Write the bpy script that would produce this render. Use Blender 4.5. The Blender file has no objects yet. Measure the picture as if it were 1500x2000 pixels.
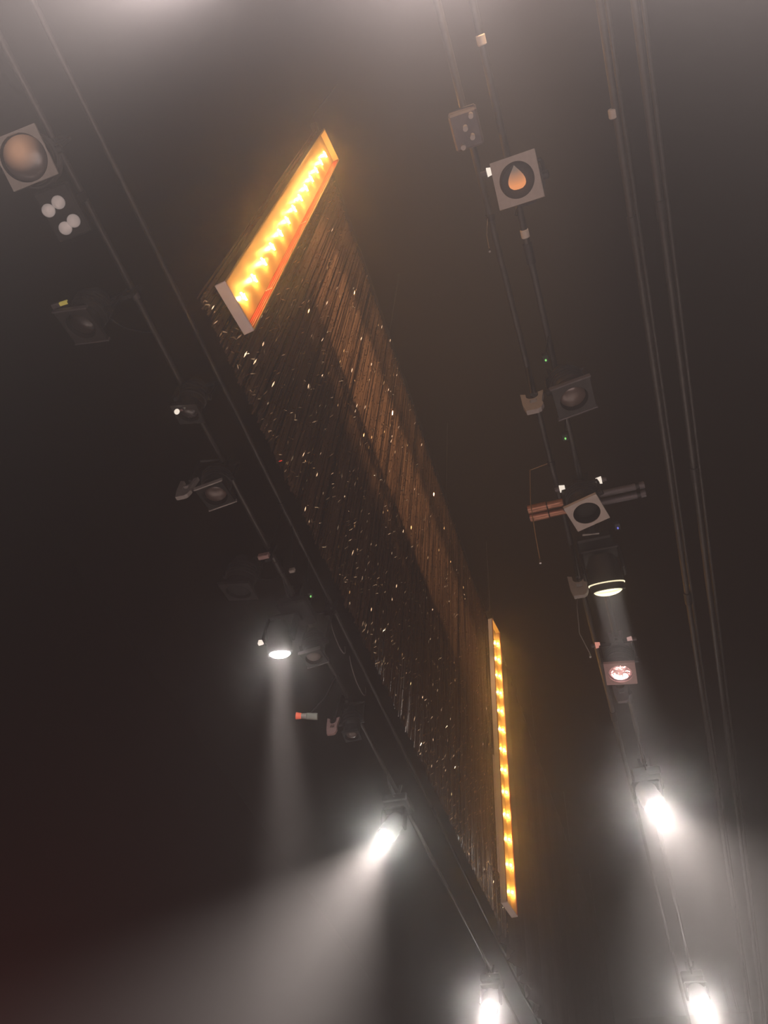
import bpy, bmesh, math, random
from mathutils import Vector, Matrix

random.seed(7)
PI = math.pi
scn = bpy.context.scene
COL = scn.collection

# ------------------------------------------------------------------ camera
cd = bpy.data.cameras.new('camera')
cam = bpy.data.objects.new('camera', cd)
COL.objects.link(cam)
cd.sensor_fit = 'VERTICAL'
cd.sensor_height = 36.0
cd.lens = 27.79
cd.clip_start = 0.05
cd.clip_end = 200
cam.matrix_world = Matrix((
    (0.31573387, -0.77608604, -0.54589612, 0.0),
    (-0.94605977, -0.21341612, -0.24377137, 0.0),
    (0.07268453, 0.59341723, -0.80160648, 1.5),
    (0, 0, 0, 1)))
scn.camera = cam

# ------------------------------------------------------------------ world: dark room filled with stage haze
w = bpy.data.worlds.new('world')
scn.world = w
w.use_nodes = True
nt = w.node_tree
nt.nodes.clear()
out = nt.nodes.new('ShaderNodeOutputWorld')
bg = nt.nodes.new('ShaderNodeBackground')
bg.inputs[0].default_value = (0, 0, 0, 1)
bg.inputs[1].default_value = 0
nt.links.new(bg.outputs[0], out.inputs['Surface'])
vs = nt.nodes.new('ShaderNodeVolumeScatter')
vs.inputs['Color'].default_value = (1.0, 0.97, 0.96, 1)
vs.inputs['Density'].default_value = 0.022
vs.inputs['Anisotropy'].default_value = 0.25
vf = nt.nodes.new('ShaderNodeVolumeScatter')      # forward-scattering haze added to give the lamps glare halos
vf.inputs['Color'].default_value = (1.0, 0.97, 0.96, 1)
vf.inputs['Density'].default_value = 0.020
vf.inputs['Anisotropy'].default_value = 0.955
ad = nt.nodes.new('ShaderNodeAddShader')
nt.links.new(vs.outputs[0], ad.inputs[0])
nt.links.new(vf.outputs[0], ad.inputs[1])
nt.links.new(ad.outputs[0], out.inputs['Volume'])

# ------------------------------------------------------------------ exposure and light paths
scn.view_settings.view_transform = 'Standard'
scn.view_settings.look = 'None'
scn.view_settings.gamma = 1.0
scn.view_settings.use_curve_mapping = False
scn.view_settings.exposure = 0.0
cy = scn.cycles
cy.volume_bounces = 0
cy.max_bounces = 4
cy.diffuse_bounces = 2
cy.glossy_bounces = 2
cy.transmission_bounces = 4
cy.sample_clamp_indirect = 3.0
cy.use_denoising = True
cy.caustics_reflective = False
cy.caustics_refractive = False

# ------------------------------------------------------------------ lamps outside the frame (with their housings further down)
def spot(name, loc, aim, watts, deg, blend=0.5, color=(1, .93, .9), radius=0.05):
    l = bpy.data.lights.new(name, 'SPOT')
    l.energy = watts
    l.spot_size = math.radians(deg)
    l.spot_blend = blend
    l.color = color
    l.shadow_soft_size = radius
    o = bpy.data.objects.new(name, l)
    COL.objects.link(o)
    o.location = loc
    o.rotation_euler = Vector(aim).to_track_quat('-Z', 'Y').to_euler()
    return o

def bulb_light(name, loc, watts, color, radius=0.03):
    l = bpy.data.lights.new(name, 'POINT')
    l.energy = watts
    l.color = color
    l.shadow_soft_size = radius
    o = bpy.data.objects.new(name, l)
    COL.objects.link(o)
    o.location = loc
    return o

WHITE = (1.0, .85, .82)
# unseen lamps high over the viewer, placed to light the haze up there
OFF = [
    ('overhead', (-0.75, 0.1, 9.0), (-0.05, 0.0, -1), 4900, 36, 1.0),
    ('overhead', (-0.65, -1.8, 9.0), (-0.05, 0.0, -1), 15500, 41, 1.0),
    ('overhead', (-0.70, 1.9, 9.0), (-0.06, 0.0, -1), 3300, 38, 1.0),
]
for n, p, a, e, d, b in OFF:
    spot('overhead_spot_light', p, a, e, d, b, WHITE)
# added unseen warm spot, put in for the sheen on the curtain top
WARM_POS, WARM_AIM = (-3.2, -1.5, 6.6), (7.6, 3.2, 2.85)
spot('added_warm_light', WARM_POS, WARM_AIM, 6500, 34, 1.0, (1.0, .60, .32))
# deep red wash from the wing
RED_POS, RED_AIM = (6.5, 7.5, 1.5), (-2.3, -3.5, 1.1)
spot('red_wash_light', RED_POS, RED_AIM, 480, 38, 1.0, (1.0, .06, .05))
RED2_POS, RED2_AIM = (6.5, -6.5, 3.0), (0.1, 0.2, 0.8)
spot('red_wash_light', RED2_POS, RED2_AIM, 260, 80, 1.0, (1.0, .16, .10))

# ------------------------------------------------------------------ materials
def mat(name, col, rough=0.6, metal=0.0, noise=0.0, nscale=30.0, bump=0.0, spec=0.5, trans=0.0, emit=None, estr=0.0, coat=0.0):
    m = bpy.data.materials.new(name)
    m.use_nodes = True
    t = m.node_tree
    p = t.nodes['Principled BSDF']
    p.inputs['Base Color'].default_value = (*col, 1)
    p.inputs['Roughness'].default_value = rough
    p.inputs['Metallic'].default_value = metal
    p.inputs['Specular IOR Level'].default_value = spec
    p.inputs['Transmission Weight'].default_value = trans
    p.inputs['Coat Weight'].default_value = coat
    if emit:
        p.inputs['Emission Color'].default_value = (*emit, 1)
        p.inputs['Emission Strength'].default_value = estr
    if noise or bump:
        tc = t.nodes.new('ShaderNodeTexCoord')
        nz = t.nodes.new('ShaderNodeTexNoise')
        nz.inputs['Scale'].default_value = nscale
        nz.inputs['Detail'].default_value = 4
        t.links.new(tc.outputs['Object'], nz.inputs['Vector'])
        if noise:
            mx = t.nodes.new('ShaderNodeMix')
            mx.data_type = 'RGBA'
            mx.inputs[6].default_value = (*[c * (1 - noise) for c in col], 1)
            mx.inputs[7].default_value = (*[min(1, c * (1 + noise)) for c in col], 1)
            t.links.new(nz.outputs['Fac'], mx.inputs[0])
            t.links.new(mx.outputs[2], p.inputs['Base Color'])
        if bump:
            b = t.nodes.new('ShaderNodeBump')
            b.inputs['Strength'].default_value = bump
            b.inputs['Distance'].default_value = 0.01
            t.links.new(nz.outputs['Fac'], b.inputs['Height'])
            t.links.new(b.outputs[0], p.inputs['Normal'])
    return m

def glow(name, col, strength, clear=False):
    m = bpy.data.materials.new(name)
    m.use_nodes = True
    t = m.node_tree
    t.nodes.clear()
    o = t.nodes.new('ShaderNodeOutputMaterial')
    e = t.nodes.new('ShaderNodeEmission')
    e.inputs[0].default_value = (*col, 1)
    e.inputs[1].default_value = strength
    if clear:                              # glowing lens that lets the lamp behind it shine through
        tr = t.nodes.new('ShaderNodeBsdfTransparent')
        ad = t.nodes.new('ShaderNodeAddShader')
        t.links.new(e.outputs[0], ad.inputs[0])
        t.links.new(tr.outputs[0], ad.inputs[1])
        t.links.new(ad.outputs[0], o.inputs[0])
    else:
        t.links.new(e.outputs[0], o.inputs[0])
    return m

M = {
    'black_paint': mat('black_paint', (.004, .0036, .0036), .9, noise=.4, nscale=3, spec=.03),
    'ceiling_black': mat('ceiling_black', (.004, .0036, .0036), .95, noise=.3, nscale=2, spec=.03),
    'stage_floor': mat('stage_floor', (.72, .62, .57), .55, noise=.15, nscale=4, bump=.1),
    'black_metal': mat('black_metal', (.022, .021, .022), .45, noise=.3, nscale=40, bump=.05),
    'dark_cast': mat('dark_cast', (.035, .033, .034), .5, noise=.3, nscale=60, bump=.15),
    'pipe_steel': mat('pipe_steel', (.10, .095, .09), .38, .6, noise=.3, nscale=25),
    'pale_steel': mat('pale_steel', (.55, .50, .48), .45, .25, noise=.12, nscale=30, bump=.05),
    'frame_grey': mat('frame_grey', (.50, .46, .43), .6, 0.1, noise=.12, nscale=40, bump=.06),
    'frame_pale': mat('frame_pale', (.80, .70, .64), .55, 0.0, noise=.1, nscale=40, bump=.05),
    'frame_pink': mat('frame_pink', (.62, .40, .38), .5, 0.1, noise=.15, nscale=40, bump=.05),
    'frame_black': mat('frame_black', (.05, .046, .046), .4, .3, noise=.3, nscale=40),
    'silver': mat('silver', (.75, .72, .70), .25, .9),
    'hole_black': mat('hole_black', (.006, .006, .006), .7),
    'glass_dark': mat('glass_dark', (.045, .035, .034), .12, 0.0, spec=.8, coat=.5),
    'glass_brown': mat('glass_brown', (.16, .115, .10), .22, 0.2, spec=.8, coat=.4, noise=.4, nscale=9),
    'copper': mat('copper_sleeve', (.62, .30, .20), .35, .7, noise=.3, nscale=18),
    'tube_grey': mat('tube_grey', (.16, .14, .15), .45, .3, noise=.3, nscale=22),
    'pearl': mat('pearl_bulb', (.85, .76, .72), .25, 0, coat=.4, noise=.1, nscale=25, emit=(1, .85, .8), estr=.16),
    'white_plastic': mat('white_plastic', (.82, .72, .70), .5, noise=.06, nscale=20),
    'amber_plate': mat('amber_plate', (.46, .36, .16), .38, noise=.08, nscale=20),
    'orange_side': mat('orange_side', (.32, .005, .0015), .45, noise=.06, nscale=20),
    'cable_black': mat('cable_black', (.03, .028, .028), .4),
    'cable_grey': mat('cable_grey', (.25, .22, .21), .4),
    'wire_amber': mat('wire_amber', (.55, .38, .22), .35, .4),
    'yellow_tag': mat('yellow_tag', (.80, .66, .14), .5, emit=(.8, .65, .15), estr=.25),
    'red_tip': mat('red_tip', (.9, .16, .08), .4, emit=(1, .15, .07), estr=.5),
    'grey_green': mat('grey_green', (.50, .52, .47), .5, noise=.1, nscale=20),
    'cloth_brown': mat('cloth_brown', (.055, .032, .026), .9, noise=.3, nscale=12, bump=.3),
    'strip_brown': mat('strip_brown', (.15, .088, .055), .42, .25, noise=.5, nscale=6),
    'foil_gold': mat('foil_gold', (.95, .76, .50), .13, 1.0),
    'pale_clip': mat('pale_clip', (.75, .68, .62), .5),
    # things that give off light, and tags brightened by emission
    'led': glow('led_glow', (1.0, .60, .16), 14),
    'lamp_white': glow('lamp_white', (1.0, .93, .88), 75, True),
    'lamp_cool': glow('lamp_cool', (1.0, .99, .93), 75, True),
    'lamp_edge': glow('lamp_edge', (1.0, .93, .88), 30, True),
    'lamp_yellow': glow('lamp_yellow', (1.0, .86, .55), 1.25, True),
    'tag_glow_white': glow('tag_glow_white', (1.0, .86, .72), 1.1),  # tags are no lamps; emission stands in for light falling on them
    'tag_glow_pink': glow('tag_glow_pink', (1.0, .40, .30), .75),
    'tag_glow_rose': glow('tag_glow_rose', (.85, .50, .44), .65),
    'filament': glow('filament', (.85, .36, .16), .75),
    'filament_dim': glow('filament_dim', (.50, .30, .19), .55),
    'green_led': glow('green_led', (.35, 1.0, .25), .9),
    'blue_led': glow('blue_led', (.25, .25, 1.0), .8),
}

def gradient_glow(name, c0, c1, strength, axis=2, lo=0.0, hi=1.0):
    """hot bulb: brighter and more orange where its filament sits, along one object axis"""
    m = bpy.data.materials.new(name)
    m.use_nodes = True
    t = m.node_tree
    t.nodes.clear()
    o = t.nodes.new('ShaderNodeOutputMaterial')
    e = t.nodes.new('ShaderNodeEmission')
    e.inputs[1].default_value = strength
    tc = t.nodes.new('ShaderNodeTexCoord')
    sp = t.nodes.new('ShaderNodeSeparateXYZ')
    t.links.new(tc.outputs['Generated'], sp.inputs[0])
    rp = t.nodes.new('ShaderNodeValToRGB')
    rp.color_ramp.elements[0].color = (*c0, 1)
    rp.color_ramp.elements[0].position = lo
    rp.color_ramp.elements[1].color = (*c1, 1)
    rp.color_ramp.elements[1].position = hi
    t.links.new(sp.outputs[axis], rp.inputs[0])
    t.links.new(rp.outputs[0], e.inputs[0])
    t.links.new(e.outputs[0], o.inputs[0])
    return m

# ------------------------------------------------------------------ mesh helpers
class MB:
    """collects shapes into ONE mesh, in an optional local frame"""
    def __init__(self, mtx=None):
        self.v, self.f, self.m = [], [], mtx or Matrix()

    def add(self, vs, fs, mtx=None):
        b = len(self.v)
        t = self.m @ mtx if mtx is not None else self.m
        self.v += [tuple(t @ Vector(p)) for p in vs]
        self.f += [tuple(b + i for i in q) for q in fs]
        return self

    def box(self, lo, hi, mtx=None, c=0.0):
        x0, y0, z0 = lo
        x1, y1, z1 = hi
        bm = bmesh.new()
        r = bmesh.ops.create_cube(bm, size=1)
        for q in bm.verts:
            q.co = Vector(((x0 + x1) / 2 + q.co.x * (x1 - x0), (y0 + y1) / 2 + q.co.y * (y1 - y0), (z0 + z1) / 2 + q.co.z * (z1 - z0)))
        if c:
            bmesh.ops.bevel(bm, geom=bm.edges[:], offset=c, segments=1, affect='EDGES')
        bm.verts.index_update()
        self.add([q.co[:] for q in bm.verts], [[q.index for q in f.verts] for f in bm.faces], mtx)
        bm.free()
        return self

    def lathe(self, prof, n=24, mtx=None, cap=True):
        vs, fs = [], []
        for r, z in prof:
            for i in range(n):
                a = 2 * PI * i / n
                vs.append((r * math.cos(a), r * math.sin(a), z))
        for k in range(len(prof) - 1):
            for i in range(n):
                j = (i + 1) % n
                fs.append((k * n + i, k * n + j, (k + 1) * n + j, (k + 1) * n + i))
        if cap:
            if prof[0][0] > 1e-5:
                fs.append(tuple(reversed(range(n))))
            if prof[-1][0] > 1e-5:
                fs.append(tuple((len(prof) - 1) * n + i for i in range(n)))
        return self.add(vs, fs, mtx)

    def tube(self, pts, r, n=8):
        pts = [Vector(p) for p in pts]
        vs, fs = [], []
        up = None
        for k, p in enumerate(pts):
            d = (pts[min(k + 1, len(pts) - 1)] - pts[max(k - 1, 0)]).normalized()
            if up is None:
                up = d.orthogonal().normalized()
            up = (up - up.dot(d) * d).normalized()
            s = d.cross(up)
            rr = r[k] if isinstance(r, (list, tuple)) else r
            for i in range(n):
                a = 2 * PI * i / n
                vs.append(p + (up * math.cos(a) + s * math.sin(a)) * rr)
        for k in range(len(pts) - 1):
            for i in range(n):
                j = (i + 1) % n
                fs.append((k * n + i, k * n + j, (k + 1) * n + j, (k + 1) * n + i))
        fs.append(tuple(reversed(range(n))))
        fs.append(tuple((len(pts) - 1) * n + i for i in range(n)))
        return self.add(vs, fs)

    def plate_with_hole(self, half, hole, t, mtx=None, n=48, hy=None):
        """square plate in XY with a round hole, thickness t towards +Z"""
        hy = hy or half
        vs, fs = [], []
        for z in (0, t):
            for i in range(n):
                a = 2 * PI * i / n + PI / 4
                c, s = math.cos(a), math.sin(a)
                k = 1 / max(abs(c), abs(s))
                vs.append((c * k * half, s * k * hy, z))
            for i in range(n):
                a = 2 * PI * i / n + PI / 4
                vs.append((math.cos(a) * hole, math.sin(a) * hole, z))
        for i in range(n):
            j = (i + 1) % n
            fs += [(i, n + i, n + j, j), (2 * n + i, 2 * n + j, 3 * n + j, 3 * n + i),
                   (i, j, 2 * n + j, 2 * n + i), (n + i, 3 * n + i, 3 * n + j, n + j)]
        return self.add(vs, fs, mtx)

    def prism(self, poly, t, mtx=None):
        """extrude a 2D polygon (XY) by t along Z"""
        n = len(poly)
        vs = [(x, y, 0) for x, y in poly] + [(x, y, t) for x, y in poly]
        fs = [tuple(reversed(range(n))), tuple(range(n, 2 * n))]
        fs += [(i, (i + 1) % n, n + (i + 1) % n, n + i) for i in range(n)]
        return self.add(vs, fs, mtx)

    def build(self, name, material, parent=None, smooth=False):
        me = bpy.data.meshes.new(name)
        org = Vector((0, 0, 0))
        if parent is not None:
            org = parent['_org'] if False else Vector(ORG[parent.name])
        me.from_pydata([tuple(Vector(p) - org) for p in self.v], [], self.f)
        bm = bmesh.new()
        bm.from_mesh(me)
        bmesh.ops.recalc_face_normals(bm, faces=bm.faces[:])
        bm.to_mesh(me)
        bm.free()
        me.materials.append(M[material] if isinstance(material, str) else material)
        o = bpy.data.objects.new(name, me)
        COL.objects.link(o)
        if parent is not None:
            o.parent = parent
            ORG[o.name] = tuple(org)
        if smooth:
            me.polygons.foreach_set('use_smooth', [True] * len(me.polygons))
            try:
                me.set_sharp_from_angle(angle=math.radians(40))
            except Exception:
                pass
        return o

ORG = {}

def thing(name, label, cat, loc, group=None):
    o = bpy.data.objects.new(name, None)
    o.empty_display_size = .1
    COL.objects.link(o)
    o.location = loc
    ORG[o.name] = tuple(loc)
    o['label'] = label
    o['category'] = cat
    if group:
        o['group'] = group
    return o

def tag(o, label, cat, group=None, kind=None):
    if label:
        o['label'] = label
    if cat:
        o['category'] = cat
    if group:
        o['group'] = group
    if kind:
        o['kind'] = kind
    return o

def structure(name, lo, hi, material, label=None):
    o = MB().box(lo, hi).build(name, material)
    o['kind'] = 'structure'
    if label:
        o['label'] = label
    return o

def frame_of(loc, aim, roll=0.0):
    """local frame of a lamp: its beam leaves along local -Z"""
    z = -Vector(aim).normalized()
    x = Vector((1, 0, 0)) - z.x * z
    x.normalize()
    y = z.cross(x)
    c, s = math.cos(roll), math.sin(roll)
    X, Y = c * x + s * y, -s * x + c * y
    m = Matrix((X, Y, z)).transposed().to_4x4()
    m.translation = Vector(loc)
    return m

# ------------------------------------------------------------------ the room
structure('floor', (-7, -9, -0.2), (27, 9, 0), 'stage_floor', 'grey stage floor under the lighting bars')
structure('ceiling', (-7, -9, 12.0), (27, 9, 12.2), 'ceiling_black', 'black ceiling high above the lighting bars')
structure('wall_left', (-7, 9, 0), (27, 9.2, 12), 'black_paint', 'black wall beyond the left lighting bar')
structure('wall_right', (-7, -9.2, 0), (27, -9, 12), 'black_paint', 'black wall beyond the right lighting bar')
structure('wall_front', (27, -9.2, 0), (27.2, 9.2, 12), 'black_paint', 'black wall far along the lighting bars')
structure('wall_back', (-7.2, -9.2, 0), (-7, 9.2, 12), 'black_paint', 'black wall behind the viewer')

# ------------------------------------------------------------------ lighting bars
def bar(label, y, z, r=0.024, x0=-6.98, x1=26.98, clips=(), joints=(), matname='pipe_steel'):
    t = thing('lighting_bar', label, 'pipe', (x0, y, z))
    MB().tube([(x0, y, z), (x1, y, z)], r, 12).build('pipe', matname, t, True)
    for x in joints:
        MB().tube([(x - .07, y, z), (x + .07, y, z)], r * 1.35, 12).build('coupler', 'frame_black', t, True)
    for x in (-5, 24):
        MB().tube([(x + .4, y, z + r * .5), (x + .4, y, 11.99)], .005, 6).build('suspension_wire', 'cable_black', t)
        MB().tube([(x + .37, y, z), (x + .43, y, z)], r * 1.5, 10).build('wire_clamp', 'cable_black', t)
    return t

bar('dark steel bar carrying the lanterns right of the strip curtain', 0.0, 6.98, joints=(1.9, 6.6))
bar('thin upper bar just behind the right lantern bar, beside the curtain', 0.20, 7.10, joints=(3.1, 7.0))
bar('inner of the two long bars at the far right, lit amber low down', -0.72, 7.20, joints=(2.0, 5.6))
bar('tube clipped alongside the inner far-right bar', -0.765, 7.24, .014)
bar('outer of the two long bars at the far right', -0.915, 7.20, joints=(1.95, 4.2))
bar('thin tube running just outside the outer far-right bar', -0.97, 7.24, .014)
bar('dark bar carrying the lanterns left of the strip curtain', 2.83, 7.02, joints=(3.0, 4.1))
bar('thin dark bar between the left lantern bar and curtain hem', 2.60, 7.20, .02, joints=(3.6, 8.4))

# ------------------------------------------------------------------ strip curtain
CX0, CX1, CY, CZ0, CZ1 = 1.10, 8.22, 1.725, 5.49, 9.86
cur = thing('strip_curtain', 'long dark brown shimmering strip curtain hung between the two amber light boxes', 'curtain', (4.6, CY, CZ0))
rnd = random.Random(3)
vs, fs = [], []
n_str = 1000
for i in range(n_str):
    x = CX0 + (CX1 - CX0) * (i + rnd.uniform(.1, .9)) / n_str
    y = CY + rnd.uniform(-.010, .010)
    z0 = CZ0 + abs(rnd.gauss(0, .035))
    yaw = rnd.uniform(-.7, .7)
    wv = rnd.uniform(0, 6.28)
    hw = rnd.uniform(.0042, .0062)
    dyaw = rnd.gauss(0, .05)
    ns = 30
    b = len(vs)
    for k in range(ns + 1):
        z = CZ1 + (z0 - CZ1) * k / ns
        yaw += dyaw + rnd.gauss(0, .13)
        if abs(yaw) > 1.1:
            dyaw = -dyaw
            yaw *= .9
        dx = .0015 * math.sin(wv + z * 1.7)
        dy = .003 * math.sin(wv * 2 + z * 2.3)
        c, s = math.cos(yaw) * hw, math.sin(yaw) * hw
        vs += [(x + dx - c, y + dy - s, z), (x + dx + c, y + dy + s, z)]
        if k:
            q = b + 2 * k
            fs.append((q - 2, q - 1, q + 1, q))
mb = MB()
mb.v, mb.f = vs, fs
o = mb.build('strips', 'strip_brown', cur)
o['kind'] = 'stuff'
# small gold foil flakes tied along the strips
mb = MB()
nfl = 11000
for i in range(nfl):
    x = rnd.uniform(CX0, CX1)
    z = CZ0 + (CZ1 - CZ0) * rnd.random() ** 1.25
    y = CY - .020 - rnd.uniform(0, .012)
    yaw = rnd.gauss(0, .75)
    tilt = rnd.gauss(0, .65)
    m = Matrix.Translation((x, y, z)) @ Matrix.Rotation(yaw, 4, 'Z') @ Matrix.Rotation(tilt, 4, 'X')
    a, b2 = rnd.uniform(.0030, .0048), rnd.uniform(.012, .024)
    mb.v += [tuple(m @ Vector(p)) for p in ((0, 0, -b2), (a, 0, 0), (0, 0, b2), (-a, 0, 0))]
    mb.f.append((4 * i, 4 * i + 1, 4 * i + 2, 4 * i + 3))
o = mb.build('foil_flakes', 'foil_gold', cur)
o['kind'] = 'stuff'
o['label'] = 'gold glinting foil flakes'
MB().box((CX0 - .05, CY - .03, CZ1), (CX1 + .05, CY + .03, CZ1 + .06), c=.006).build('header_bar', 'black_metal', cur)
for x in (1.0, 3.4, 5.8, 8.2):
    MB().tube([(x, CY, CZ1 + .05), (x, CY, 11.99)], .006, 6).build('suspension_wire', 'cable_black', cur)

# ------------------------------------------------------------------ amber light boxes
def light_box(label, x0, x1, pale_plate):
    y0, y1, z0, z1 = 1.565, 1.628, 5.583, 9.615
    t = thing('light_box', label, 'light box', ((x0 + x1) / 2, y1, z0), 'amber light boxes at the curtain ends')
    th = .008
    MB().box((x0 + th, y1 - th, z0 + .012), (x1 - th, y1, z1 - .012)).build('back_plate', 'amber_plate', t)
    # side walls: pale outside skin, orange inside skin, in lengths that meet at joints
    for nm, xa, xb in (('side_wall', x0, x0 + th), ('side_wall', x1 - th, x1)):
        MB().box((xa, y0, z0 + .012), (xb, y1, z1 - .012)).build(nm, 'orange_side', t)
    MB().box((x1, y0 + .006, z0 + .012), (x1 + .003, y1, z1 - .012)).build('outer_skin', 'black_metal', t)
    zs = [z0 + .02, z0 + .62, z0 + 2.0, z1 - .02]
    for za, zb in zip(zs[:-1], zs[1:]):
        MB().box((x1 - th - .004, y0 + .004, za + .003), (x1 - th, y1 - th - .002, zb - .003), c=.001).build('inner_liner', 'amber_plate' if pale_plate else 'orange_side', t)
    for za in zs[1:-1]:
        MB().box((x1 - th - .007, y0 + .004, za - .006), (x1 - th - .003, y1 - th - .002, za + .006)).build('liner_joint', 'pale_steel', t)
    for q in range(3):
        yy = y0 + .018 + q * .018
        MB().box((x1 - th - .0065, yy, z0 + .03), (x1 - th - .0035, yy + .004, z1 - .03)).build('liner_rib', 'amber_plate' if pale_plate else 'orange_side', t)
    MB().box((x0 - .004, y0 - .002, z0), (x1 + .004, y1 + .002, z0 + .014), c=.003).build('end_cap', 'white_plastic', t)
    MB().box((x0 - .004, y0 - .002, z1 - .014), (x1 + .004, y1 + .002, z1), c=.003).build('end_cap', 'amber_plate', t)
    # front lips that hold the side walls
    for xa, xb in ((x0 - .004, x0 + .006), (x1 - .006, x1 + .004)):
        MB().box((xa, y0 - .003, z0 + .012), (xb, y0 + .004, z1 - .012), c=.001).build('front_lip', 'orange_side' if pale_plate else 'amber_plate', t)
    MB().box((x0 - .004, y0 + .006, z0 + .012), (x0, y1, z1 - .012)).build('outer_skin', 'white_plastic' if pale_plate else 'black_metal', t)
    if pale_plate:
        MB().box((x0 - .030, y1 + .001, z0 + .32), (x0 + .05, y1 + .012, z0 + 1.75), c=.003).build('driver_housing', 'white_plastic', t)
    # fixing brackets back to the curtain header
    for x in (x0 + .06, x1 - .06):
        b = MB()
        b.prism([(y1 + .001, z1 - .1), (y1 + .010, z1 - .1), (y1 + .010, CZ1 + .01), (CY - .031, CZ1 + .01), (CY - .031, CZ1 + .05), (y1 + .001, CZ1 + .05)], .03,
                Matrix.Translation((x - .015, 0, 0)) @ Matrix(((0, 0, 1, 0), (1, 0, 0, 0), (0, 1, 0, 0), (0, 0, 0, 1))))
        b.build('bracket', 'black_metal', t)
    # thirteen diodes on the back plate, glare stars built into their shape
    xc, yc = x0 + .172, y0 + .034
    first = None
    for i in range(13):
        z = z0 + .25 + (z1 - z0 - .48) * i / 12
        if first is None:
            m = MB()
            for ang, L, hw in ((.35, .020, .011), (.35 + PI / 2, .016, .010)) if pale_plate else ((.35, .034, .0085), (.35 + PI / 2, .027, .008)):
                c, s = math.cos(ang), math.sin(ang)
                ring = []
                for u, v in ((-L, 0), (-L * .35, -hw), (L * .35, -hw), (L, 0), (L * .35, hw), (-L * .35, hw)):
                    ring.append((u * c - v * s, u * s + v * c))
                if pale_plate:
                    m.prism(ring, .012, Matrix.Translation((x1 - th - .005, yc, z)) @ Matrix.Rotation(-PI / 2, 4, 'Y'))
                else:
                    m.prism(ring, .012, Matrix.Translation((xc, y1 - th - .001, z)) @ Matrix.Rotation(PI / 2, 4, 'X'))
            first = m.build('diode', 'led', t)
            d = first
        else:
            d = first.copy()
            COL.objects.link(d)
            d.parent = t
            d.location.z = z - (z0 + .25)
        lo = bulb_light('diode_light', (0, 0, 0), LED_W * (1.1 if pale_plate else 1), (1.0, .45, .10), .010)
        lo.parent = t
        lo.location = Vector((x1 - th - .045, yc, z) if pale_plate else (xc, y1 - th - .030, z)) - t.location
    t.rotation_euler.z = math.radians(-7)
    return t

LED_W = 2.4
light_box('amber light box of diodes at the near upper end of the curtain, pinkish end cap', 1.098, 1.400, False)
light_box('slimmer-looking amber light box of diodes at the far lower end of the curtain', 7.69, 7.99, True)

# ------------------------------------------------------------------ fixture pieces
def hook_clamp(t, x, y, z, s=1.0, material='pale_steel', thick=.035, flip=1):
    """hook clamp: plate in the Y-Z plane with a bite for the bar at the top and a square window below"""
    bite = [(.045 * math.cos(a), .045 * math.sin(a)) for a in [PI + PI * k / 8 for k in range(9)]]
    left = [(-.045, .03), (-.085, .045), (-.075, -.02), (-.062, -.09), (-.070, -.14), (-.050, -.19), (-.028, -.205)]
    right = [(.055, -.200), (.075, -.11), (.082, .05), (.045, .03)]
    outer = [(p[0] * flip, p[1]) for p in ([(-.045, .0)] + left + right + [(.045, 0)])]
    # built as strips round the square window so that the window is a real opening
    mtx = Matrix.Translation((x - thick / 2, y, z)) @ Matrix(((0, 0, 1, 0), (1, 0, 0, 0), (0, 1, 0, 0), (0, 0, 0, 1))) @ Matrix.Scale(s, 4)
    m = MB()
    f = flip
    P = lambda pts: [(a * f, b) for a, b in (pts if f > 0 else reversed(pts))]
    m.prism(P([(-.085, .045), (-.075, -.02), (-.066, -.062), (-.030, -.062)] + [(.045 * math.cos(a), .045 * math.sin(a)) for a in (1.25 * PI, 1.12 * PI, PI)] + [(-.045, .035)]), thick, mtx)
    m.prism(P([(-.030, -.062), (.022, -.062), (.077, -.062), (.082, .05), (.045, .035)] + [(.045 * math.cos(a), .045 * math.sin(a)) for a in (2 * PI, 1.85 * PI, 1.7 * PI, 1.55 * PI, 1.4 * PI, 1.25 * PI)]), thick, mtx)
    m.prism(P([(-.066, -.062), (-.062, -.105), (-.030, -.105), (-.030, -.062)]), thick, mtx)
    m.prism(P([(.022, -.062), (.022, -.105), (.075, -.105), (.077, -.062)]), thick, mtx)
    m.prism(P([(-.062, -.105), (-.070, -.14), (-.050, -.19), (-.028, -.205), (.055, -.200), (.075, -.105)]), thick, mtx)
    return m.build('hook_clamp', material, t)

def sag(a, b, drop, n=14, side=(0, 0, 0)):
    a, b, side = Vector(a), Vector(b), Vector(side)
    return [a.lerp(b, k / n) + Vector((0, 0, -drop)) * 4 * (k / n) * (1 - k / n) + side * 4 * (k / n) * (1 - k / n) for k in range(n + 1)]

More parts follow.
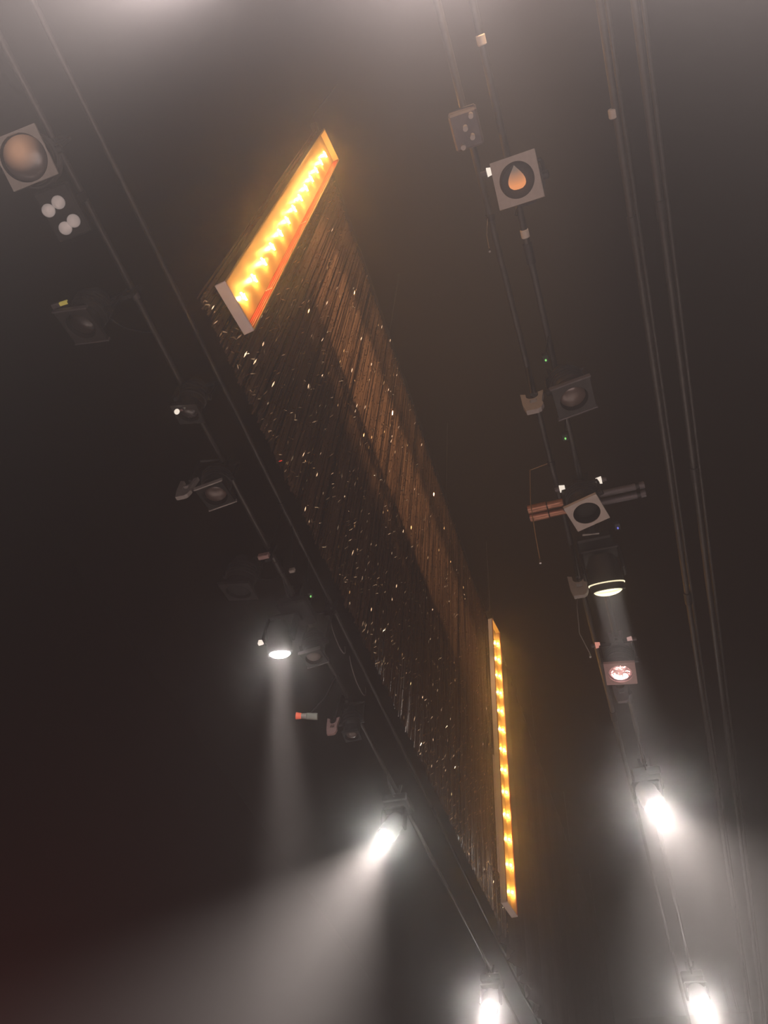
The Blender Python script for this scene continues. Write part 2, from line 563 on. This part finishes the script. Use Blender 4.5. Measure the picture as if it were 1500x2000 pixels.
def lantern(label, loc, aim, roll=0.0, half=.135, hole=.108, frame='frame_grey', lens='glass_dark', bar_y=0.0, bar_z=6.98, clamp_y=None,
            clamp_mat='black_metal', lens_z=.03, knobs=True, tail=True, name='stage_lantern', open_front=False, clips=None, tags=None):
    """short theatre lantern: gel frame, barrel, finned body, lens, yoke, knobs and hook clamp"""
    f = frame_of(loc, aim, roll)
    top = Vector((loc[0], bar_y, bar_z))
    t = thing(name, label, 'lantern', tuple(top))
    fr = MB(f).plate_with_hole(half, hole, .006)
    fr.box((-half, -half, .004), (-half + .012, half, .026)).box((half - .012, -half, .004), (half, half, .026))
    fr.box((-half, -half, .004), (half, -half + .012, .026))
    cf = fr.build('color_frame', frame, t)
    if clips:
        for sx in (-1, 1):
            MB(f).box((sx * (half + .006) - .006, -half - .01, -.004), (sx * (half + .006) + .006, half + .01, .03), c=.002).build('frame_runner', clips, t)
    body = MB(f)
    body.lathe([(hole + .004, .008), (hole + .012, .012), (hole + .012, .10), (hole + .002, .11), (hole + .002, .09), (hole + .001, .02), (hole + .004, .008)], 32, cap=False)
    body.build('front_barrel', 'black_metal', t, True)
    body = MB(f)
    body.lathe([(hole + .016, .10), (hole + .020, .12), (hole + .020, .26), (hole - .01, .30), (hole - .03, .34), (.03, .36), (0, .36)], 32, cap=False)
    body.lathe([(hole + .016, .10), (0, .10)], 32, cap=False)
    bd = body.build('body', 'dark_cast', t, True)
    for q in range(4):
        MB(f).lathe([(hole + .019, .14 + q * .03), (hole + .030, .143 + q * .03), (hole + .030, .150 + q * .03), (hole + .019, .153 + q * .03)], 24, cap=False).build('cooling_fin', 'dark_cast', bd, True)
    if not open_front:
        R = hole * .96
        prof = [(R, lens_z + .02), (R, lens_z + .012)]
        for k in range(1, 8):
            a = k / 7 * PI / 2
            prof.append((R * math.cos(a), lens_z + .012 - .045 * math.sin(a)))
        MB(f).lathe(prof, 32).build('lens', lens, t, True)
    # yoke: strap from both pivots up to the bar
    hw = hole + .045
    yk = MB()
    a = f @ Vector((0, -hw, .17))
    b = f @ Vector((0, hw, .17))
    hz = bar_z - .10
    ya = Vector((a.x * .4 + loc[0] * .6, a.y, hz))
    yb = Vector((b.x * .4 + loc[0] * .6, b.y, hz))
    yk.tube([a, a.lerp(ya, .8), ya, yb, b.lerp(yb, .8), b], .013, 6)
    yk = yk.build('yoke', 'black_metal', t)
    if knobs:
        for s in (-1, 1):
            MB(f @ Matrix.Translation((0, s * hw, .17)) @ Matrix.Rotation(PI / 2, 4, 'X')).lathe(
                [(.016, -.02), (.026, -.016), (.026, .016), (.016, .02)], 10).build('tilt_knob', 'black_metal', yk, True)
    cyy = bar_y if clamp_y is None else clamp_y
    if clamp_y is None:
        hook_clamp(t, loc[0], bar_y, bar_z, .8, clamp_mat)
    m = MB()
    m.tube([(loc[0], bar_y, bar_z - .028), (loc[0], (ya.y + yb.y) / 2, hz)], .012, 8)
    m.build('spigot', 'black_metal', t)
    for sy, mt in (tags or ()):  # pale yoke tags, the beam light they catch put in as emission
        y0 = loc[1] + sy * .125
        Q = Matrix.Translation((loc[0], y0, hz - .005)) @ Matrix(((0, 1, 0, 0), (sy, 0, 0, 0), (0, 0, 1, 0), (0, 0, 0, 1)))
        sl = MB(Q).prism([(0, -.016), (.045, -.025), (.045, .025), (0, .016)], .036).build('glow_tag', mt, t)
        MB(Q).box((.045, -.014, .004), (.085, .014, .032), c=.003).build('tag_socket', 'tube_grey', sl)
        MB(Q).box((-.05, -.010, .010), (.002, .010, .030), c=.002).build('tag_bracket', 'black_metal', sl)
    if tail:
        p0 = f @ Vector((.03, 0, .355))
        m = MB().tube(sag(p0, (loc[0] + .35, bar_y + .02, bar_z + .024), .12, side=(0, .05, 0)), .006, 6)
        m.build('power_cable', 'cable_black', t, True)
    return t, f

def moving_head(label, loc, aim, lens_mat, bar_y, bar_z, r=.105, tags=None, roll=0.0, clamp_mat='black_metal', base_z=None, lamp=None, ring='black_metal'):
    """moving-head lantern: base, two yoke arms, round head with lens; tags are small plates on the arms, the light they catch put in as emission"""
    f = frame_of(loc, aim, roll)
    L = .30
    piv = f @ Vector((0, 0, L * .55))
    t = thing('moving_head_lamp', label, 'lamp', (piv.x, bar_y, bar_z))
    hd = MB(f).lathe([(r * .97, .0), (r * 1.10, .0), (r * 1.14, .03), (r * 1.14, .10), (r * 1.02, .13), (r * 1.05, .22), (r * .8, .29), (r * .3, .31), (0, .31)], 32, cap=False).build('head', 'dark_cast', t, True)
    MB(f).lathe([(r * .9, -.012), (r * 1.12, -.010), (r * 1.12, .006), (r * .9, .006), (r * .9, -.012)], 32, cap=False).build('lens_ring', ring, hd, True)
    prof = [(r * .97, .004)]
    for k in range(0, 7):
        a = k / 6 * PI / 2
        prof.append((r * .97 * math.cos(a), .002 - .050 * math.sin(a)))
    MB(f).lathe(prof, 32).build('lens', lens_mat, t, True)
    bz = base_z or bar_z - .20
    px, py = piv.x, bar_y
    MB().box((px - .16, py - .15, bz), (px + .16, py + .15, bz + .10), c=.015).build('base', 'black_metal', t)
    hw = r * 1.14 + .018
    for s in (-1, 1):
        y = piv.y + s * hw
        m = MB()
        m.box((px - .05, y - .016, piv.z - .06), (px + .05, y + .016, bz - .012), c=.01)
        ar = m.build('yoke_arm', 'black_metal', t)
    m = MB().box((px - .06, min(piv.y - hw, py - .05), bz - .03), (px + .06, max(piv.y + hw, py + .05), bz), c=.008)
    m.build('yoke_bridge', 'black_metal', t)
    for s in (-1, 1):
        hook_clamp(t, px + s * .10, bar_y, bar_z, .8, clamp_mat)
    for s in (-1, 1):
        MB().tube([(px + s * .10, bar_y, bz + .09), (px + s * .10, bar_y, bar_z - .09)], .014, 8).build('spigot', 'black_metal', t)
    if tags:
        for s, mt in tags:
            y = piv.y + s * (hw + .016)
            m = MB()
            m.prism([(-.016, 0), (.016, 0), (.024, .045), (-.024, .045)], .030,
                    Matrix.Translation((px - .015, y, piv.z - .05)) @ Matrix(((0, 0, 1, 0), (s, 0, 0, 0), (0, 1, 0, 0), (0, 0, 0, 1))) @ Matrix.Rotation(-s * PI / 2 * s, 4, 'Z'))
            m.build('glow_tag', mt, t)
    m = MB().tube(sag((px - .15, py, bz + .06), (px - .50, bar_y, bar_z + .022), .10), .007, 6)
    m.build('power_cable', 'cable_black', t, True)
    if lamp:
        watts, deg, blend, color, stray = lamp
        a = Vector(aim).normalized()
        if blend is None:                      # parallel beam as wide as the lens
            l = bpy.data.lights.new('lamp_beam', 'AREA')
            l.shape, l.size, l.energy, l.color = 'DISK', r * 1.8, watts, color
            l.spread = math.radians(deg)
            lo = bpy.data.objects.new('lamp_beam', l)
            COL.objects.link(lo)
            lo.location = Vector(loc) - a * .02
            lo.rotation_euler = a.to_track_quat('-Z', 'Y').to_euler()
        else:
            spot('lamp_beam', Vector(loc) + a * .09, aim, watts, deg, blend, color, .03)
        if stray:
            spot('lamp_stray_light', Vector(loc) + a * .12, aim, stray, 116, .8, color, .05)
    return t, f

BEAM = (1.0, .87, .81)
COOL = (.96, 1.0, .97)
# ---- right-hand bar, from the upper end down
t, f = lantern('grey square-framed lantern with a glowing orange bulb in its round opening', (1.284, -.023, 6.5), (-.402, .162, -1), -.051, half=.137, hole=.105,
               frame='frame_grey', open_front=True, tags=[(1, 'tag_glow_white')])
g = gradient_glow('warm_bulb', (.20, .14, .11), (.92, .33, .12), .95, 0, .15, .70)
bm = MB(f @ Matrix.Translation((.045, .012, .070)) @ Matrix.Rotation(-PI / 2 + .12, 4, 'Y'))
pr = [(0, 0)] + [(.055 * 2.7 * math.sqrt(k / 18) * (1 - k / 18) ** 1.2, .145 * k / 18) for k in range(1, 18)] + [(0, .145)]
bm.lathe(pr, 20, cap=False)
bm.build('bulb', g, t, True)

t, f = lantern('black-framed lantern with a brown lens beside a pale clamp plate', (2.826, -.08, 6.5), (.163, -.135, -1), -.052, half=.135, hole=.100,
               frame='frame_black', lens='glass_brown', clips='tube_grey')
hook_clamp(t, 2.80, .20, 6.62, 1.0, 'frame_grey')
MB().tube([(2.80, .20, 6.66), (2.80, .20, 7.09)], .014, 8).build('drop_arm', 'black_metal', t)
MB().tube([(2.80, .18, 6.66), (2.82, .03, 6.66)], .012, 8).build('side_arm', 'black_metal', t)


t, f = lantern('pale square-framed lantern with an empty black oval opening', (3.834, .008, 6.5), (.041, -.047, -1), -.249, half=.134, hole=.104,
               frame='frame_pale', lens='hole_black', lens_z=.07, tags=[(1, 'tag_glow_white'), (-1, 'tag_glow_white')])
AZ = 6.912
t2 = thing('twin_tube_arm', 'pair of parallel tubes behind the pale frame, copper end sleeves towards the curtain', 'tubes', (4.04, 0, AZ))
for xx in (3.985, 4.072):
    MB().tube([(xx, .165, AZ), (xx, .305, AZ)], .033, 14).build('copper_sleeve', 'copper', t2, True)['label'] = 'copper coloured sleeve'
    MB().tube([(xx, .315, AZ), (xx, .47, AZ)], .037, 14).build('copper_sleeve', 'copper', t2, True)['label'] = 'copper coloured sleeve'
    MB().tube([(xx, -.47, AZ), (xx, .48, AZ)], .020, 12).build('core_tube', 'black_metal', t2, True)
    MB().tube([(xx, -.41, AZ), (xx, -.12, AZ)], .028, 14).build('grey_sleeve', 'tube_grey', t2, True)
    MB().tube([(xx, -.48, AZ), (xx, -.44, AZ)], .030, 14).build('end_sleeve', 'tube_grey', t2, True)
MB().box((3.97, -.03, AZ + .018), (4.09, .03, 6.958), c=.004).build('hanger', 'black_metal', t2)

t, f = moving_head('lit moving head with two thin yellow lens edges above a hazy beam', (4.66, -.02, 6.5), (.64, .02, -.77), 'lamp_yellow', 0.0, 7.10, .125,
                   lamp=(9, 20, None, (1, .92, .88), 0), ring='black_metal', base_z=6.86)
MB(f).lathe([(.118, .040), (.148, .043), (.148, .052), (.118, .055)], 32, cap=False).build('glass_ring', 'lamp_yellow', t, True)
hook_clamp(t, 4.60, .20, 6.62, 1.0, 'frame_grey')
MB().tube([(4.60, .20, 6.66), (4.60, .20, 7.09)], .014, 8).build('drop_arm', 'black_metal', t)

t, f = lantern('pinkish square-framed lantern with a shining crumpled pink reflector', (5.696, .031, 6.5), (-.056, .096, -1), .045, half=.135, hole=.105,
               frame='frame_pink', open_front=True, clamp_mat='tube_grey', tags=[(1, 'tag_glow_pink'), (-1, 'tag_glow_rose')])
prof = [(.104, .03), (.100, .05), (.085, .075), (.055, .095), (.02, .10), (0, .10)]
crumple = mat('pink_reflector', (1.0, .72, .70), .18, .9, noise=.25, nscale=26, bump=.9)
MB(f).lathe(prof, 32, cap=False).build('reflector', crumple, t, True)
bulb_light('reflector_bulb', f @ Vector((.02, 0, .055)), .5, (1, .55, .52), .02)
hook_clamp(t, 5.98, .06, 6.60, .9, 'tube_grey')
MB().tube([(5.98, .06, 6.64), (5.98, .02, 6.97)], .012, 8).build('drop_arm', 'black_metal', t)

R6 = moving_head('bright white moving head halfway down the right bar, above the widest beam', (7.789, -.012, 6.5), (-.15, -.28, -1), 'lamp_white', 0.0, 7.0, .108,
                 lamp=(90, 80, None, BEAM, 0))
R7 = moving_head('bright white moving head at the far lower end of the right bar', (12.507, -.037, 6.5), (-.50, -.14, -1), 'lamp_white', 0.0, 7.0, .112,
                 lamp=(80, 66, None, BEAM, 0))

# ---- left-hand bar
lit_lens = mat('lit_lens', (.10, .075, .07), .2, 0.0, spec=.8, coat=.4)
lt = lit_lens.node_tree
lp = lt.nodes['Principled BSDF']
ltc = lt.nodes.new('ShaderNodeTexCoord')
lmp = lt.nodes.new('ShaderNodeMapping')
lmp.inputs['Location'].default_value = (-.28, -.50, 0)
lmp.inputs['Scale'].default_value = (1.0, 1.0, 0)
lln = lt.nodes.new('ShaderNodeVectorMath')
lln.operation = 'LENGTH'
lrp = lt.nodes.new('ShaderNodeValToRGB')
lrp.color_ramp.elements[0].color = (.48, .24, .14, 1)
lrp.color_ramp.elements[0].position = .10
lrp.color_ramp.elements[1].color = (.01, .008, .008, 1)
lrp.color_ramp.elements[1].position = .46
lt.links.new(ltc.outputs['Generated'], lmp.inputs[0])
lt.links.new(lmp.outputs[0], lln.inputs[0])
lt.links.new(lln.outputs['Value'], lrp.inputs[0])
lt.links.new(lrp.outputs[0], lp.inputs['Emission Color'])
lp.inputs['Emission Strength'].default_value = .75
t, f = lantern('grey lantern at the top left edge with a big dusky lens glowing peach', (.262, 2.80, 6.5), (-.22, -.28, -1), .0, half=.150, hole=.140,
               frame='frame_grey', lens=lit_lens, bar_y=2.83, bar_z=7.02, tail=False)

t = thing('blinder_lamp', 'black panel with four pearly white round bulbs in two pairs, upper left', 'lamp', (.63, 2.83, 7.02))
MB().box((.47, 2.66, 6.56), (.79, 2.91, 6.62), c=.012).build('panel', 'black_metal', t)
for bx, by in ((.585, 2.845), (.560, 2.755), (.715, 2.800), (.690, 2.722)):
    b = MB(Matrix.Translation((bx, by, 6.53)))
    b.lathe([(0, -.042)] + [(.042 * math.sin(k / 10 * PI), -.042 * math.cos(k / 10 * PI)) for k in range(1, 10)] + [(0, .042)], 20, cap=False)
    bo = b.build('bulb', 'pearl', t, True)
    MB(Matrix.Translation((bx, by, 6.555))).lathe([(.030, -.004), (.034, .0), (.034, .012), (.030, .014)], 16).build('socket', 'black_metal', t, True)
MB().box((.60, 2.80, 6.61), (.66, 2.86, 7.03), c=.006).build('hanger', 'black_metal', t)

t, f = lantern('dark unlit lantern carrying a small yellow label at the left', (1.33, 3.05, 6.5), (.25, .2, -1), .1, half=.135, hole=.105, frame='frame_black',
               lens='glass_dark', bar_y=2.83, bar_z=7.02, clips='tube_grey')
MB().box((1.14, 3.06, 6.52), (1.165, 3.125, 6.545), c=.003).build('yellow_label', 'yellow_tag', t)
MB().box((1.135, 3.12, 6.515), (1.17, 3.18, 6.55), c=.003).build('label_holder', 'tube_grey', t)
MB().tube([(1.15, 3.06, 6.53), (1.30, 3.05, 6.60)], .008, 6).build('label_arm', 'black_metal', t)

t, f = lantern('small dark lantern with one tiny bright spot beside the left bar', (2.17, 2.64, 6.5), (.3, .1, -1), .2, half=.10, hole=.08, frame='frame_black',
               lens='glass_dark', bar_y=2.83, bar_z=7.02)
b = MB(Matrix.Translation((2.10, 2.675, 6.44)))
b.lathe([(0, -.026)] + [(.019 * math.sin(k / 8 * PI), -.026 * math.cos(k / 8 * PI)) for k in range(1, 8)] + [(0, .026)], 14, cap=False)
b.build('glow_tag', 'tag_glow_white', t, True)  # bright spot made as a small emissive bead
MB().tube([(2.10, 2.675, 6.455), (2.14, 2.65, 6.53)], .008, 6).build('tag_arm', 'frame_pink', t)

t, f = lantern('lantern with a dim brown lens, silver frame runners and pale clamp plate, left bar', (2.90, 2.765, 6.5), (.16, -.12, -1), -.05, half=.115, hole=.095,
               frame='hole_black', lens='glass_brown', bar_y=2.83, bar_z=7.02, clips='pale_steel')
hook_clamp(t, 2.80, 2.99, 6.62, .95, 'pale_steel')
MB().tube([(2.80, 2.99, 6.66), (2.80, 2.99, 6.95), (2.86, 2.84, 7.0)], .013, 8).build('drop_arm', 'black_metal', t)

t, f = lantern('unlit black box-fronted lantern lost in the dark left of the bar', (3.89, 3.02, 6.5), (.3, .1, -1), .15, half=.14, hole=.11, frame='frame_black',
               lens='hole_black', bar_y=2.83, bar_z=7.02)

t, f = moving_head('bright edge-on moving head with a white tag, casting a narrow beam straight down', (4.68, 2.96, 6.5), (.50, 0.0, -.866), 'lamp_edge', 2.83, 7.15, .105,
                   tags=[(1, 'tag_glow_white')], lamp=(11, 22, None, BEAM, 0), base_z=6.88)
t, f = lantern('small dim round-lens lantern beside the edge-on bright lamp', (4.83, 2.68, 6.5), (.10, -.12, -1), -.05, half=.10, hole=.080, frame='hole_black',
               lens='glass_brown', bar_y=2.60, bar_z=7.20, clips='tube_grey', tail=False)
t = thing('pale_cylinder', 'pale grey green cylinder with a red tip, below the edge-on lamp', 'lamp', (5.60, 3.05, 6.56))  # plain pale cylinder, its red tip given a little emission
MB().tube([(5.63, 2.96, 6.52), (5.60, 3.06, 6.52)], .034, 14).build('barrel', 'grey_green', t, True)
MB().tube([(5.60, 3.065, 6.52), (5.585, 3.115, 6.52)], [.030, .026], 14).build('collar', 'pale_steel', t, True)
MB().tube([(5.585, 3.116, 6.52), (5.57, 3.165, 6.52)], [.028, .034], 14).build('red_tip', 'red_tip', t, True)['label'] = 'glowing red tip'
MB().tube([(5.60, 3.03, 6.54), (5.62, 2.9, 6.75), (5.62, 2.83, 7.0)], .010, 8).build('hanger', 'black_metal', t, True)
t, f = lantern('dim reddish lantern under the pale cylinder, beside a small round lens', (5.98, 2.72, 6.5), (.1, -.1, -1), .1, half=.085, hole=.07, frame='hole_black',
               lens='glass_brown', bar_y=2.83, bar_z=7.02)
hook_clamp(t, 5.88, 2.90, 6.64, .8, 'frame_pink')
MB().tube([(5.88, 2.90, 6.66), (5.88, 2.86, 7.0)], .012, 8).build('drop_arm', 'black_metal', t)
L10 = moving_head('bright white moving head on the left bar, its wide beam leaning left', (7.734, 2.935, 6.5), (-.25, .42, -1), 'lamp_cool', 2.83, 7.05, .098,
                  lamp=(125, 64, None, BEAM, 0))
L11 = moving_head('bright white moving head at the far bottom end of the left bar', (12.265, 2.869, 6.5), (-.55, .02, -1), 'lamp_white', 2.83, 7.05, .112,
                  lamp=(70, 60, None, BEAM, 0))

# ------------------------------------------------------------------ small hanging and clipped things
def clip(label, x, y, z, r=.028, material='pale_clip', L=.03):
    o = MB().tube([(x - L, y, z), (x - L * .8, y, z), (x + L * .8, y, z), (x + L, y, z)], [r * .9, r * 1.12, r * 1.12, r * .9], 12).build('pipe_clip', material, smooth=True)
    tag(o, label, 'clip')
clip('small pale clip on the right lantern bar, near the top of the picture', .57, 0, 6.98, .026)
clip('small pale clip on the right lantern bar below the orange-bulb lantern', 1.76, 0, 6.98, .026)
clip('pale sliver of a clip on the left bar, above the pearly bulbs', .62, 2.83, 7.02, .026, 'grey_green', .02)
clip('pale clip on the left bar above the strip of dark couplers', 1.37, 2.83, 7.02, .026, 'tube_grey')
clip('white clip at the top of the inner far-right bar', 1.25, -.70, 7.2, .026)

def indicator(label, x, y, z, material, by=0.0, bz=6.98):
    t = thing('indicator_light', label, 'indicator', (x, y, z))
    MB(Matrix.Translation((x, y, z))).lathe([(0, -.010)] + [(.007 * math.sin(k / 6 * PI), -.012 * math.cos(k / 6 * PI)) for k in range(1, 6)] + [(0, .012)], 10, cap=False).build('diode', material, t, True)
    MB().box((x - .03, y - .025, z + .010), (x + .03, y + .025, z + .06), c=.006).build('housing', 'black_metal', t)
    MB().tube([(x, y, z + .05), (x, (y + by) / 2, z + .2), (x, by, bz - .02)], .006, 6).build('stem', 'black_metal', t)
indicator('tiny green light above the black-framed lantern, right bar', 2.53, .05, 6.6, 'green_led')
indicator('tiny green light below the black-framed lantern, right bar', 3.19, .04, 6.6, 'green_led')
indicator('tiny blue light right of the pale square frame', 4.12, -.20, 6.6, 'blue_led')
indicator('dim green light between the left bars', 4.18, 2.47, 6.6, 'green_led', 2.60, 7.20)

def hanging_wire(label, pts, r=.004, material='cable_grey', tip=True, name='hanging_cable'):
    t = thing(name, label, 'cable', tuple(pts[0]))
    p = Vector(pts[0])
    MB().tube([(p.x - .02, .20, 7.10), (p.x + .02, .20, 7.10)], .031, 12).build('cable_tie', 'cable_black', t, True)
    MB().tube(pts, r, 6).build('wire', material, t, True)
    if tip:
        MB().tube([pts[-1], Vector(pts[-1]) + Vector((0, 0, -.045))], r * 2.0, 8).build('plug', 'silver', t, True)
    return t
hanging_wire('thin amber wire with a silver tip dangling past the copper sleeves', [(3.70, .222, 7.10), (3.70, .38, 7.06), (3.70, .41, 6.6), (3.71, .405, 6.2), (3.74, .40, 5.96)], .004, 'wire_amber')
hanging_wire('thin grey wire dangling left of the orange-bulb lantern', [(1.62, .218, 7.10), (1.62, .235, 6.75), (1.63, .23, 6.48)], .0035)
hanging_wire('curved thin cable hanging below the yellow-lens lamp', [(5.02, .222, 7.10), (5.0, .27, 6.7), (5.05, .29, 6.45), (5.15, .24, 6.30)], .005)
def loop(label, c, r, a0, a1, y):
    pts = [(c[0] + r * math.cos(a), y + .05 * math.sin(a), c[1] + r * math.sin(a)) for a in [a0 + (a1 - a0) * k / 18 for k in range(19)]]
    o = MB().tube(pts, .006, 6).build('cable_loop', 'cable_grey', smooth=True)
    tag(o, label, 'cable')
loop('upper of two thin cable loops hanging from the bar left of the curtain', (5.05, 7.04), .22, PI, 2 * PI, 2.60)
loop('lower of two thin cable loops hanging from the bar left of the curtain', (5.65, 7.04), .24, PI, 2 * PI, 2.60)

# junction box and connectors near the top of the right bar
t = thing('junction_box', 'faint grey junction box with stubby plugs, above left of the orange-bulb lantern', 'box', (1.0, .20, 7.10))
MB().box((.90, .12, 6.92), (1.12, .30, 7.08), c=.012).build('box', 'tube_grey', t)
for q, (dx, dy) in enumerate(((.0, .0), (.06, .05), (.12, .02), (.16, .09))):
    MB().tube([(.93 + dx, .16 + dy, 6.86), (.93 + dx, .16 + dy, 6.93)], .016, 10).build('plug', 'pale_steel', t, True)
# little bright connectors beside the pale frame
t = thing('cable_connector', 'small silver connector hanging below the pale square frame', 'connector', (4.13, .02, 6.98))
MB().tube([(4.13, .08, 6.62), (4.14, .02, 6.62)], .012, 8).build('barrel', 'silver', t, True)
MB().tube([(4.14, .03, 6.62), (4.15, -.05, 6.62)], .009, 8).build('pin', 'silver', t, True)
MB().tube([(4.14, .02, 6.625), (4.13, .02, 6.97)], .006, 6).build('lead', 'cable_black', t, True)
t = thing('cable_tag', 'small pinkish tag hung on the thin bar, below the pale clamp plate', 'tag', (3.60, 2.60, 7.20))
MB().box((3.57, 2.60, 6.50), (3.61, 2.70, 6.55), c=.006).build('tag_plate', 'frame_pink', t)
MB().tube([(3.59, 2.62, 6.54), (3.60, 2.60, 7.19)], .004, 6).build('cord', 'cable_black', t)
t = thing('cable_tag', 'small pinkish bent tag hung nearer the curtain hem', 'tag', (3.80, 2.60, 7.20))
MB().box((3.78, 2.45, 6.50), (3.81, 2.50, 6.54), c=.005).build('tag_plate', 'frame_pale', t)
MB().tube([(3.795, 2.47, 6.53), (3.80, 2.60, 7.19)], .004, 6).build('cord', 'cable_black', t)

# ------------------------------------------------------------------ plain masking drape past the far light box
t = thing('masking_drape', 'plain dark brown drape beyond the far lower light box', 'drape', (9.0, 1.78, 6.2))
vs, fs = [], []
n = 260
for i in range(n + 1):
    x = 8.35 + 10.5 * i / n
    y = 1.80 + .05 * math.sin(i * .55) + .015 * math.sin(i * 1.9)
    vs += [(x, y, 5.6), (x, y, 10.4), (x, y + .012, 10.4), (x, y + .012, 5.6)]
    if i:
        b = 4 * (i - 1)
        for k in range(4):
            fs.append((b + k, b + (k + 1) % 4, b + 4 + (k + 1) % 4, b + 4 + k))
m = MB()
m.v, m.f = vs, fs
m.build('cloth', 'cloth_brown', t, True)
MB().tube([(8.3, 1.80, 10.42), (18.9, 1.80, 10.42)], .03, 10).build('header_pipe', 'pipe_steel', t, True)
for x in (8.6, 12, 15.4, 18.6):
    MB().tube([(x, 1.80, 10.43), (x, 1.80, 11.99)], .006, 6).build('suspension_wire', 'cable_black', t)

# ------------------------------------------------------------------ housings of the lamps outside the frame
for i, (p, a, nm) in enumerate([(OFF[0][1], OFF[0][2], 'high over the viewer'), (OFF[1][1], OFF[1][2], 'high over the right bars'), (OFF[2][1], OFF[2][2], 'high over the curtain end'), (WARM_POS, WARM_AIM, 'added far behind to light the curtain top'),
                                (RED_POS, RED_AIM, 'in the left wing'), (RED2_POS, RED2_AIM, 'in the right wing')]):
    f = frame_of(Vector(p) - Vector(a).normalized() * -.0, a)
    o = MB(f).lathe([(.10, .03), (.12, .02), (.12, .22), (.08, .30), (0, .30)], 20, cap=False).build('flood_lamp', 'black_metal', smooth=True)
    tag(o, 'black flood lamp ' + nm, 'lamp')
